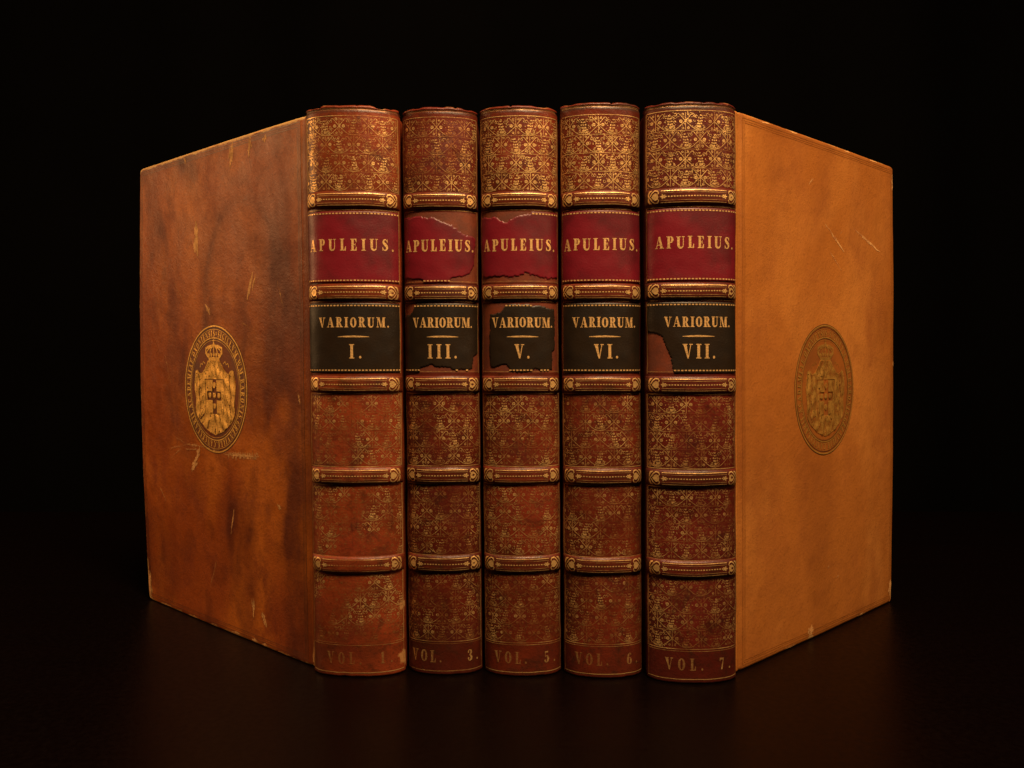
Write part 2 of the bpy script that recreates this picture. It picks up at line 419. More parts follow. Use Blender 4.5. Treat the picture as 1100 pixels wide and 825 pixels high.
def board_mesh(name, p0, p1, mat, parent, thick=3.2, side=1, warp=0., H=HB, edgef=None, darkenf=None, lines=True, outer=1, bow=0, scuffs=(), bowx=0.):
    """a covered board standing on its tail from p0 (joint) to p1 (fore-edge); the outer face is on the side
    given by 'outer'. Returns object and the mapping (a, z, off) -> point"""
    side_l = outer < 0
    W = math.dist(p0, p1); ux, uy = (p1[0]-p0[0])/W, (p1[1]-p0[1])/W
    nx, ny = (uy, -ux) if outer > 0 else (-uy, ux)
    z0 = .0; R = 4.5
    def surf(a, z, off=0.):
        # outer face; edges rolled over
        e = min(a+.3, W-a, z-z0, H-z)
        rr_ = 1.1
        o = off - (rr_-math.sqrt(max(0, rr_**2-(rr_-max(e, 0))**2)) if e < rr_ else 0)
        o += warp*math.sin(math.pi*a/W)+.22*nz(a, z, p0[0], .03)+.10*nz(a, z, p0[0]+5, .12)
        # joint groove beside the spine
        o -= .7*math.exp(-((a-3.4)/1.1)**2)
        o += bow*(1-((z-H/2)/(H/2))**2)*(a/W)**2
        aa = a-bowx*((z-H/2)/(H/2))**2*(a/W)**2
        return (p0[0]+ux*aa+nx*o, p0[1]+uy*aa+ny*o, z)
    A = [0, .25, .6, 1.1]+list(np.linspace(2, W-2, 110))+[W-1.1, W-.6, W-.25, W]
    Z = [z0, z0+.25, z0+.6, z0+1.1]+list(np.linspace(2, H-2, 150))+[H-1.1, H-.6, H-.25, H]
    def clampcorner(a, z):
        # rounded fore-edge corners, slightly eaten edges
        nib = .7*max(0, nz(a, z, p0[0]+9, .14)-.12)+.4*max(0, nz(a, z, p0[0]+3, .6)-.2)
        for zc, s in ((H, 1), (z0, -1)):
            dz = R-abs(zc-z); da = R-(W-a)
            if dz > 0 and da > 0 and math.hypot(dz, da) > R:
                f = R/math.hypot(dz, da); a = W-R+da*f; z = zc-s*(R-dz*f)
        if a > W-1: a -= nib
        if z > H-1: z -= nib
        if z < z0+1: z += nib*.3
        return a, z
    mb = MB(); F = []; Bk = []
    for z in Z:
        r1, r2 = [], []
        for a in A:
            a2, z2 = clampcorner(a, z)
            e = min(W-a2, z2-z0, H-z2)
            ed = edgef(a2, z2, W) if edgef else max(0, .75-e/1.3)
            drk = darkenf(a2, z2, W) if darkenf else 0
            r1.append(mb.vert(sh(surf(a2, z2)), ed, drk))
            q = surf(a2, z2); e2 = min(a2, W-a2, z2-z0, H-z2); o = thick-(.5 if e2 < .3 else 0)
            r2.append(mb.vert(sh((q[0]-nx*o, q[1]-ny*o, q[2])), ed*.8, drk))
        F.append(r1); Bk.append(r2)
    fl = outer > 0
    mb.grid(F, 0, not fl); mb.grid(Bk, 1, fl)
    ring = lambda G: G[0]+[r[-1] for r in G[1:]]+G[-1][::-1][1:]+[r[0] for r in G[::-1]][1:-1]
    mb.grid([ring(F), ring(Bk)], 0, fl, wrap=True)
    if lines:    # blind fillets: three fine dark lines along all edges
        P = []
        for d, ww in ((3.0, .28), (4.0, .16), (4.8, .22)):
            d -= 1.0; c = [(3.5+d, d), (W-d, d), (W-d, H-d), (3.5+d, H-d)]
            for k in range(4):
                P += [(p, 1) for p in line(c[k], c[(k+1) % 4], ww, 3)]
        put_polys(mb, P, surf, 2, .03)
        P = []
        for (a, z, da, dz, ww, kp) in scuffs:
            r2 = random.Random(int(a*7+z)); wide = ww > 1.5
            for q in range(9 if wide else 2):      # a scuff is a bundle of short torn fibres
                f0 = r2.uniform(0, .6) if q else 0; f1 = min(1, f0+r2.uniform(.2, .6)) if q else 1
                ox, oz = (r2.gauss(0, ww*.30), r2.gauss(0, ww*.25)) if q else (0, 0)
                n = 9; pts = [(a+ox+da*(f0+(f1-f0)*i/n)+r2.uniform(-.3, .3), z+oz+dz*(f0+(f1-f0)*i/n)+r2.uniform(-.3, .3)) for i in range(n+1)]
                wq = ww*(.5 if wide else .8)*(r2.uniform(.4, 1) if q else 1)
                P += [(p, (kp-.02 if wide else kp-.12)+r2.uniform(-.05, .32)) for p in stroke(pts, [wq*(.2+.8*math.sin(math.pi*(i+.3)/(n+.6)))*r2.uniform(.5, 1.4) for i in range(n+1)])]
        put_polys(mb, P, surf, 3, .05)
    o = mb.build(name, [mat, M_ENDPAPER, M_LINE if side_l else M_LINER, M_SCL], parent)
    return o, surf, W

M_ENDPAPER = plain('marbled_endpaper', (.22, .10, .05), .6, 8, .6, 90)

# ------------------------------------------------------------------ seal stamped on the boards
def seal(surf, W, parent, mat, keep, H=HB, a_c=None, z_c=None, flip=1, matdark=None):
    ac = a_c or W*.5; zc = z_c or H*.5; mb = MB(); P = []; D = []
    RX, RZ = 28.3, 29.9
    def ring(r, ww, kk):
        pts = arcp(0, 0, RX*r, RZ*r, 0, 360, 96)
        for p in stroke(pts, ww): P.append((p, kk))
    ring(.985, .62, keep+.12); ring(.935, .22, keep-.1); ring(.80, .5, keep+.12); ring(.762, .2, keep-.1)
    for rr_, ww in ((1.0, .35), (.955, .3), (.785, .3)): 
        D += stroke(arcp(0, 0, RX*rr_, RZ*rr_, 0, 360, 96), ww)  # dark tooled outlines, painted in place of the shading of embossed rings
    s = "SIGILLVM.WM.BARONIS.GRENVILLE.CANCELLARII.ACADEMIAE.OXONIENSIS*"
    h = 2.9; ws = [glyph(c)[0]*h*.95 for c in s]; gap = (2*math.pi*.868*29.1-sum(ws))/len(s); pos = 4.0
    for c, ww in zip(s, ws):
        th = (pos+ww/2)/(.868*29.1)                      # clockwise from the top
        ux, uz = math.cos(th), -math.sin(th); vx, vz = math.sin(th), math.cos(th)
        ox, oz = RX*.868*math.sin(th), RZ*.868*math.cos(th)
        for p in glyph(c)[1]:
            P.append(([(ox+ux*(a*h*.95-ww/2)+vx*(b-.5)*h, oz+uz*(a*h*.95-ww/2)+vz*(b-.5)*h) for a, b in p], keep+.04))
        pos += ww+gap
    # crown: band, pearls, arches, orb and cross
    P += [(rect(-4.9, 13.4, 4.9, 14.9), keep)]
    for k in range(-2, 3):
        P += [(p, keep+.05) for p in disc(k*2.3, 15.9+.2*(2-abs(k)), .95, 8)]
        P += [(p, keep-.05) for p in stroke([(k*2.2, 14.8), (k*3.3, 17.2), (k*2.4, 19.3-.3*abs(k)), (k*.6, 20.2)], .75)]
    for k in (-1, 1):
        P += [(p, keep) for p in stroke([(k*4.8, 14.7), (k*7.3, 16.8), (k*7.2, 19.0), (k*4.2, 20.0), (0, 20.4)], 1.1)]
    P += [(p, keep+.1) for p in disc(0, 21.1, .8)]
    P += [(p, keep) for p in (rect(-.22, 21.7, .22, 23.4), rect(-.9, 22.4, .9, 22.9))]
    # tassels beside the mantle
    for k in (-1, 1):
        P += [(p, keep-.1) for p in stroke([(k*8.2, 11.8), (k*9.8, 12.9), (k*10.8, 11.4), (k*12.2, 12.0), (k*13, 10.2)], .45)]
    # ermine-lined mantle as a relief grid
    def inside(x, z):
        ax = abs(x)
        if z > 13.4: return False
        if ax < 5: top = 13.4
        elif ax < 13: top = 13.4-6.4*math.sin((ax-5)/8*math.pi/2)
        else: top = 7.0+1.9*math.sin(min(1, (ax-13)/4)*math.pi*.75)
        if z > top: return False
        side = 17.9+.7*math.sin(z*.42+1)
        if z < -9: side -= .070*(-9-z)**2+.25*(-9-z)
        if z < -19: side -= 1.1*(-19-z)**1.3
        return ax < side and z > -22.6
    def quarter(x, z):     # the small shield: a cross charged with roundels between four plain quarters
        if abs(x) < 8.6 and -11.5 < z < 4.8:
            if abs(abs(x)-8.6) < .3 or abs(z-4.8) < .35: return 'cut'
            inx = abs(x) < 1.9; inz = abs(z+3) < 2.0
            if inx or inz:
                if abs(x) > 6.2: return None
                for cx, cz in ((0, 1.9), (0, -3), (0, -7.9), (4.2, -3), (-4.2, -3)):
                    if math.hypot(x-cx, (z-cz)) < 1.35: return 'gold'
                return 'cut'
            return 'gold' if abs(x) < 6 else None
        return None
    def relief(x, z):
        ax = abs(x); q = quarter(x, z)
        if q == 'gold': return .34
        return .26+.16*math.sin(ax*1.35+z*.22*(1 if ax > 6 else 2.2))+.10*math.sin(z*.9+ax*.5)
    st = .38; nxn = int(40/st); nzn = int(38/st); ids = {}
    def vid(i, j):
        if (i, j) not in ids:
            x = -20+i*st; z = -23.8+j*st
            ids[(i, j)] = mb.vert(sh(surf(ac+flip*x, zc+z, .05+.8*relief(x, z))), keep=keep-.04+.22*nz(x, z, 3, .35))
        return ids[(i, j)]
    for j in range(nzn):
        for i in range(nxn):
            x = -20+(i+.5)*st; z = -23.8+(j+.5)*st
            if not inside(x, z) or quarter(x, z) == 'cut': continue
            # engraved folds of the mantle
            if quarter(x, z) is None:
                ax = abs(x)
                if z < -11.5 and abs(math.sin(math.atan2(x, z+4)*7)) < .16 and nz(x, z, 1, .5) > -.15: continue
                if 13.6 < ax+.5*math.sin(z*.6) < 14.1 and z < 7: continue
                if z > 5.6 and abs(math.sin(ax*.95-z*.62)) < .12: continue
                if 9.5 < ax < 13 and z < 5 and abs(math.sin(z*.55+ax*.8)) < .12: continue
                if nz(x, z, 9, .9) > .5: continue
            q = (vid(i, j), vid(i+1, j), vid(i+1, j+1), vid(i, j+1))
            mb.face(q, 0)
    # outline of the mantle
    prev = None; out = []
    for k in range(121):
        a = 2*math.pi*k/120; r = 27
        while r > 2 and not inside(r*math.sin(a), r*math.cos(a)-2): r -= .15
        out.append((r*math.sin(a), r*math.cos(a)-2))
    P += [(p, keep+.05) for p in stroke(out, .45)]
    P2 = [([(ac+flip*x, zc+z) for x, z in p], k) for p, k in P]
    put_polys(mb, P2, surf, 0, .12)
    put_polys(mb, [([(ac+flip*x, zc+z) for x, z in p], 1) for p in D], surf, 2, .06)
    # sunk field of the stamp, a little darker than the leather around it
    pts = [(ac+flip*x, zc+z) for x, z in arcp(0, 0, RX*1.0, RZ*1.0, 0, 360, 64)][:-1]
    rings = []
    for k in range(0, 9):
        f = 1-k/8.01
        rings.append([mb.vert(sh(surf(ac+(p[0]-ac)*f, zc+(p[1]-zc)*f, .02))) for p in pts])
    mb.grid(rings, 1, wrap=True)
    return mb.build('gilt_seal', [mat, matdark, M_RINGSHADE], parent)

# ------------------------------------------------------------------ one volume
def label_keep_full(s, z): return True

def book(spec):
    root = bpy.data.objects.new('leather_book', None); sc.collection.objects.link(root)
    root.empty_display_size = .02
    x0, x1, yd = spec['x0'], spec['x1'], spec['y']
    root.location = ((x0+x1)/2*MM, yd*MM, 0)
    root['label'] = spec['label']; root['category'] = 'book'; root['group'] = 'five volumes of one leather-bound set'
    hw = (x1-x0)/2; H = spec.get('H', HB); sd = spec['seed']
    sp = Spine(hw, 7.8, sd, H); sp.nicks = spec.get('nicks', []); L = sp.L; lm = spec['leather']; rr = random.Random(sd)
    # --- spine
    mb = MB(); S = list(np.linspace(-L, L, 66))
    Z = [0, .25, .6, 1, 1.5, 2.2]+list(np.arange(3.5, H-7, 1.6))+list(np.arange(H-6.5, H-2.6, .5))+[H-2.4, H-2, H-1.6, H-1.2, H-.8, H-.5, H-.25, H]
    rows = []
    chips = spec.get('chips', [])
    for z in Z:
        r = []
        for ex in (12., 6., 2.5):     # leather turns round the shoulder into the joint
            q = sp.pt(-L, z, 0); r.append(mb.vert(sh((q[0]+.25, q[1]+ex*.55, q[2])), 0, .5))  # shoulder leather set darker
        for s in S:
            u = abs(s)/L; ed = max(0, .62-(H-z)/3.0)+max(0, .45-z/2.0)+max(0, (u-.93)*6)*.7
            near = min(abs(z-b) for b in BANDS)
            ed += .20*math.exp(-((near-3.6)/.8)**2)
            for cs_, cz, cr, ca in chips:
                ed += ca*math.exp(-(((s-cs_)/cr)**2+((z-cz)/(cr*1.2))**2))
            drk = .55*max(0, 1-near/6.0)*(1 if True else 0)*.5 + (.7 if 3 < H-z < 6 else 0)+(.25 if z < 12 else 0)  # darker beside the bands, below the head cap and at the foot
            drk += spec.get('dirt', 0)*max(0, nz(s, z, sd*4, .08))
            r.append(mb.vert(sh(sp.pt(s, z)), min(ed, 1), min(drk, .9)))
        for ex in (2.5, 6., 12.):
            q = sp.pt(L, z, 0); r.append(mb.vert(sh((q[0]-.25, q[1]+ex*.55, q[2])), 0, .5))
        rows.append(r)
    mb.grid(rows, 0)
    # head and tail of the cap folded inwards
    for row, dz in ((rows[-1], 0), (rows[0], 0)):
        inner = []
        for k, vi in enumerate(row):
            x, y, z = [c/MM for c in mb.v[vi]]
            inner.append(mb.vert((x*.94, y+3.5, z-1.0 if row is rows[-1] else z+.8), .2, .6))
        mb.grid([row, inner], 0, row is not rows[-1])
    # gilding of the spine leather itself
    K = spec['keep']; G = []
    LP = L-1.6
    panels = [(190.9, 219.6), (83.0, 110.6), (47.9, 74.9), (13.9, 40.4)]
    for n, (a, b) in enumerate(panels):
        G += panel_pattern(LP, a, b, K[n], sd*10+n)
        kf = K[n]
        for sx in (-1, 1):
            for p in line((sx*(LP+.25), a-.6), (sx*(LP+.25), b+.5), .26): G.append((p, kf(sx, .5)+.18))
            for p in line((sx*(LP+.75), a-.6), (sx*(LP+.75), b+.5), .14): G.append((p, kf(sx, .5)-.05))
        for zz, ww, dk in ((a-.5, .3, .1), (b+.5, .24, 0)):
            for p in line((-LP, zz), (LP, zz), ww): G.append((p, kf(sum(q[0] for q in p)/4/LP, 0)+dk))
    for zz, ww, dk in ((H-3.4, .3, .0), (H-4.4, .2, -.1), (12.6, .18, -.05), (1.8, .28, .08)):
        for p in line((-LP-.4, zz), (LP+.4, zz), ww): G.append((p, K[0](sum(q[0] for q in p)/4/L, .5)*.5+.5*K[3](0, .5)+dk))
    for zb in (182.6, 154.6, 146.6, 119.0):        # fillets above and below the labels
        for p in line((-LP, zb+.75), (LP, zb+.75), .18): G.append((p, .42))
    for sx in (-1, 1):
        for zA, zB in ((154.6, 183.4), (119, 147), (1.8, 13)):
            for p in line((sx*(LP+.35), zA), (sx*(LP+.35), zB), .24): G.append((p, .58 if zA > 5 else .42))
    vk = spec['volkeep']; vx = spec['volx']
    G += [(p, k) for p, k in text("VOL.", vx[0], vx[1], 5.2, 4.7, vk-.1, .8, .1)]
    G += [(p, k+.08) for p, k in text(spec['num']+".", vx[2], vx[3], 5.2, 4.5, vk-.1, .85)]
    put_polys(mb, G, sp.pt, 1, .06)
    spine = mb.build('spine', [lm, M_GOLD], root)
    # --- raised bands, each a child of the spine
    for n, zb in enumerate(BANDS):
        mb = MB(); V = np.linspace(-3.4, 3.4, 21); rows = []
        def prof(v, s):
            u = abs(s)/L; e = 1-.97*max(0, (u-.76)/.24)**1.5
            q = min(1, abs(v)/3.4)
            return 1.15*e*(1-q**4.5)**.8
        rag = rr.uniform(0, 50)
        for v in V:
            r = []
            for s in np.linspace(-L, L, 50):
                o = prof(v, s)-(.12 if abs(v) > 3.35 else 0)+.05*nz(s+rag, v, n, .5)
                zz = zb+v+.22*nz(s, rag, n, .09)
                ed = .30*math.exp(-((v-2.6)/.5)**2)+.25*max(0, nz(s+rag, v, n, .25))+(.2 if abs(s)/L > .97 else 0)
                r.append(mb.vert(sh(sp.pt(s, zz, o)), ed, .30))
            rows.append(r)
        mb.grid(rows, 0)
        kb = spec['bandkeep'][n]
        P = band_tool(L-2.7, 0, lambda u, kb=kb, n=n: kb+.08*abs(u)+.42*nz(u*9, n*3, sd, .35))
        surf = lambda s, v, off: sp.pt(s, zb+v+.22*nz(s, rag, n, .09), prof(v, s)+off+.03)
        put_polys(mb, P, surf, 1, .05)
        mb.build('raised_band', [lm, M_GOLD], spine)
    # --- labels
    s0, s1 = -L+1.5, L-1.5
    rk, bk = spec.get('redkeep', label_keep_full), spec.get('blackkeep', label_keep_full)
    def dashes(z, k):
        out = []; n = int((s1-s0)/1.35)
        for i in range(n):
            a = s0+(i+.2)*(s1-s0)/n; out.append((rect(a, z-.24, a+.85, z+.24), k+.15*nz(a, z, sd, .2)))
        return out
    a, b = spec['tx']
    P = text("APULEIUS.", a, b, 167.3, 4.65, 1.1, .84, .10)+dashes(181.9, .82)+dashes(155.6, .82)
    label(sp, 'title_label', M_RED, s0, s1, 154.8, 182.7, rk, P, root, bare='redkeep' in spec)
    a, b = spec['vxr']; m = (a+b)/2
    P = text("VARIORUM.", a, b, 137.1, 3.95, 1.06, .86, .08)+dashes(145.7, .86)+dashes(120.3, .86)
    P += [(p, 1.1) for p in stroke([(m-6.2, 133.4), (m-3, 133.5), (m, 133.55), (m+3, 133.5), (m+6.2, 133.4)], [.2, .6, .7, .55, .15])]
    nm = spec['roman']; a, b = spec['rx']
    P += text(nm, a, b, 124.9, 5.6, 1.15, .8)
    label(sp, 'volume_label', M_BLACK, s0, s1, 119.2, 146.6, bk, P, root, bare='blackkeep' in spec)
    # --- boards
    bl = spec.get('board_left', ((-hw+.15, 3.0), (-hw+.15, 152.)))
    brr = spec.get('board_right', ((hw-.15, 3.0), (hw-.15, 152.)))
    names = ('back_board', 'front_board')
    res = []
    for side, (p0, p1) in zip((-1, 1), (bl, brr)):
        opened = ('board_left' in spec and side < 0) or ('board_right' in spec and side > 0)
        bm = spec.get('board_mat', lm) if opened else lm
        o, surf, W = board_mesh(names[0 if side < 0 else 1], p0, p1, bm, root, 3.0, outer=side, warp=.5 if opened else 0,
                                H=HB if opened else H-2, edgef=spec.get('edgef') if opened else None,
                                darkenf=spec.get('darkenf') if opened else None, lines=opened, bow=spec.get('bow', 0) if opened else 0,
                                scuffs=spec.get('scuffs', ()) if opened else (), bowx=spec.get('bowx', 0) if opened else 0)
        if opened:
            res = (o, surf, W)
            seal(surf, W, o, spec['sealmat'], spec['sealkeep'], z_c=spec.get('sealz'), flip=side, matdark=spec['sealfield'])
            o['label'] = spec['board_label']
    # --- text block
    mb = MB(); hwp = hw-3.6; N = 24; prs = []
    for z in (3.5, H-5.5):
        r = []
        for i in range(N+1):
            x = -hwp+2*hwp*i/N; r.append((x, -2.5+3.5*(x/hwp)**2, z))
        for i in range(N+1):
            x = hwp-2*hwp*i/N; r.append((x, 146-5*(1-(x/hwp)**2), z))
        prs.append([mb.vert(sh(p)) for p in r])
    mb.grid(prs, 0, wrap=True); mb.face(prs[1]); mb.face(prs[0][::-1])
    mb.build('page_block', [M_PAPER], root, smooth=False)
    return root

# ------------------------------------------------------------------ leathers
def L3(name, A, W, d=.45, **k):
    B = tuple(x*d for x in A); C = (A[0]*.55, A[1]*.32, A[2]*.3)
    return leather(name, A, B, C, W, smudge=.62, **k)
SL = [L3('russet_calf', (.27, .046, .013), 1, .6, wearcol=(.42, .20, .07)), L3('dark_russet_calf', (.135, .018, .008), 12, .6, wearcol=(.32, .13, .045)),
      L3('chestnut_calf', (.185, .027, .010), 23, .6, wearcol=(.34, .14, .05)), L3('dark_chestnut_calf', (.155, .022, .0085), 34, .62, wearcol=(.34, .13, .05)),
      L3('plum_brown_calf', (.135, .0165, .010), 45, .6, wearcol=(.34, .13, .05))]
M_BL = leather('mottled_brown_calf', (.50, .135, .016), (.32, .066, .010), (.20, .034, .008), 3, .42, .22, 16, (.56, .32, .11), .6, True, smudge=.3, dark=(.10, .018, .007))
M_BR = leather('tan_calf', (.60, .225, .046), (.49, .165, .030), (.40, .125, .022), 8, .40, .4, 12, (.62, .34, .12), .5, True, smudge=.16, dark=(.22, .06, .012))
M_SEALL = gold('gilt_seal_leaf', (1.0, .58, .14), .46, 14)
M_SEALR = gold('rubbed_gilt_seal_leaf', (1.0, .52, .11), .34, 15, .6)
M_FIELDL = plain('stamped_brown_calf', (.22, .048, .011), .42, 5, .4, 80)
M_FIELDR = plain('stamped_tan_calf', (.37, .115, .020), .42, 5, .3, 80)
M_SCL = gold('scuffed_leather', (.80, .40, .13), .8, 17, 0.)

def edge_left(a, z, W):
    e = min(W-a, z, HB-z); v = max(0, .92-e/2.4)
    v += 1.4*math.exp(-(((W-a)/4)**2+((z-6)/11)**2))
    v += .9*math.exp(-((a/1.8)**2+((z-6)/9)**2))
    if HB-z < 3: v += .3
    return v
def stain_left(a, z, W):
    v = .95*math.exp(-((a-14-4*nz(0, z, 3, .03))/8)**2)*(.35+.65*max(0, 1-z/190))*(.7+.6*nz(a, z, 6, .05))
    v += .8*math.exp(-(((W-a)/6)**2+((z-30)/22)**2))
    v += .6*math.exp(-(((a-30)/9)**2+((z-150)/50)**2))
    v += .35*math.exp(-((HB-z)/9)**2)*(a/W)
    m = nz(a+6*nz(a, z, 3, .05), z*.5, 4, .040)
    v += .38*min(1, max(0, m-.05)*4.5)+.28*min(1, max(0, nz(a, z*.7, 8, .10)-.1)*4)
    arch = math.hypot((a-52)/34, (z-150)/48); v += .35*math.exp(-((arch-1)/.07)**2)*(1 if z > 140 else .3)
    v += .55*math.exp(-(((a-62)/16)**2+((z-44)/22)**2))*abs(nz(a, z*.3, 2, .12))*2
    return min(v, .9)
def edge_right(a, z, W):
    e = min(W-a, z, HB-z); v = max(0, .80-e/1.9)
    v += .9*math.exp(-(((W-a)/2.2)**2+((z-5)/5)**2))
    v += 1.1*math.exp(-(((a-62)/2.2)**2+((z-1)/3)**2))
    return v
def stain_falloff_right(a, z, W):
    v = .55*max(0, nz(a, z*.5, 14, .03))+.40*max(0, (a/W-.62))+.30*max(0, nz(a, z, 21, .012))+.25*max(0, nz(a, z, 5, .11)-.15)  # stains, plus light falloff towards the fore-edge put into the colour
    v += .45*math.exp(-((a-5)/1.6)**2)
    v += .35*math.exp(-((W-a)/3)**2)+.3*math.exp(-((HB-z)/5)**2)+.2*math.exp(-(z/4)**2)
    return min(v, .8)

# how much gold is left: functions of (u across -1..1, v up 0..1)
def kf(c, edge=0., left=0., top=0., nzs=0., sd=0):
    return lambda u, v: c+edge*abs(u)**2+left*(-u if u < 0 else 0)**2+top*v+nzs*noise.noise(Vector((u*2.2+sd, v*2.2, sd*3.1)))

def tear(pts, sd, amp=.8):
    amp *= .8
    xs = [p[0] for p in pts]; ys = [p[1] for p in pts]
    return lambda x: float(np.interp(x, xs, ys))+amp*(nz(x, sd, 1, .35)*1.1+nz(x, sd, 2, 1.1)*.8+nz(x, sd, 3, 2.9)*.7)
def torn(top, bot, left=None, right=None):
    return lambda s, z: bot(s) < z < top(s) and (left is None or s > left(z)) and (right is None or s < right(z))
red3 = torn(tear([(-17, 181), (-7, 181.2), (-3, 180.6), (2, 178.2), (4, 177.6), (10, 174.2), (13, 173.6), (16, 172.6)], 3),
            tear([(-17, 156.6), (-8, 156.3), (-6, 154.7), (3, 154.7), (5, 156.9), (9, 157.4), (12, 158.5), (15, 163), (17, 165)], 4, .5),
            None, tear([(154, 13.6), (160, 14.2), (172, 15.4), (183, 16)], 5, .5))
black3 = torn(tear([(-17, 142.0), (-14, 142.4), (-12, 143.2), (-10.6, 145.6), (-9.4, 147), (17, 147)], 6, .5),
              tear([(-17, 119), (-9.2, 119), (-8, 121.2), (-4, 122.4), (-2, 121.6), (3, 121.2), (5.5, 120.0), (8, 120.7), (11, 120.2), (14, 120.8), (17, 121)], 7, .45),
              None, tear([(118, 13.0), (125.5, 13.6), (126.8, 16), (129, 20), (148, 20)], 8, .4))
red5 = torn(tear([(-17, 180.8), (-9, 180.6), (-7, 179.2), (-5, 178.0), (-3.4, 179.4), (-1, 181.0), (4, 181.6), (6, 183.5), (17, 184)], 9, .6),
            tear([(-17, 156.8), (-12, 156.8), (-8, 157.4), (-4, 156.6), (-1, 157.3), (2, 158.4), (6, 157.5), (9, 156.4), (17, 156.6)], 10, .9))
black5 = torn(tear([(-15, 141.0), (-12.8, 142.2), (-10, 142.6), (-7.8, 143.2), (-6, 145.4), (-4, 146.4), (4, 146.2), (5, 145.4), (7, 146.0), (11, 144.9), (14, 144.6), (16, 144.0)], 11, .5),
              tear([(-15, 121.6), (-11, 121.2), (-7, 122.6), (-5.4, 121.8), (-3.6, 119.6), (3, 119.5), (5.4, 120.9), (10, 119.9), (13.5, 120.6), (16, 121)], 12, .5),
              tear([(118, -12.6), (128, -13.2), (138, -13.0), (147, -12.2)], 13, .6), tear([(118, 13.0), (127.5, 13.2), (128.6, 14.6), (147, 14.8)], 14, .4))
_t7 = tear([(119, -8.0), (125, -9.2), (130, -11.2), (133.4, -12.4), (134.6, -15.0), (135.6, -22), (148, -30)], 15, .35)
def black7(s, z): return s > _t7(z)

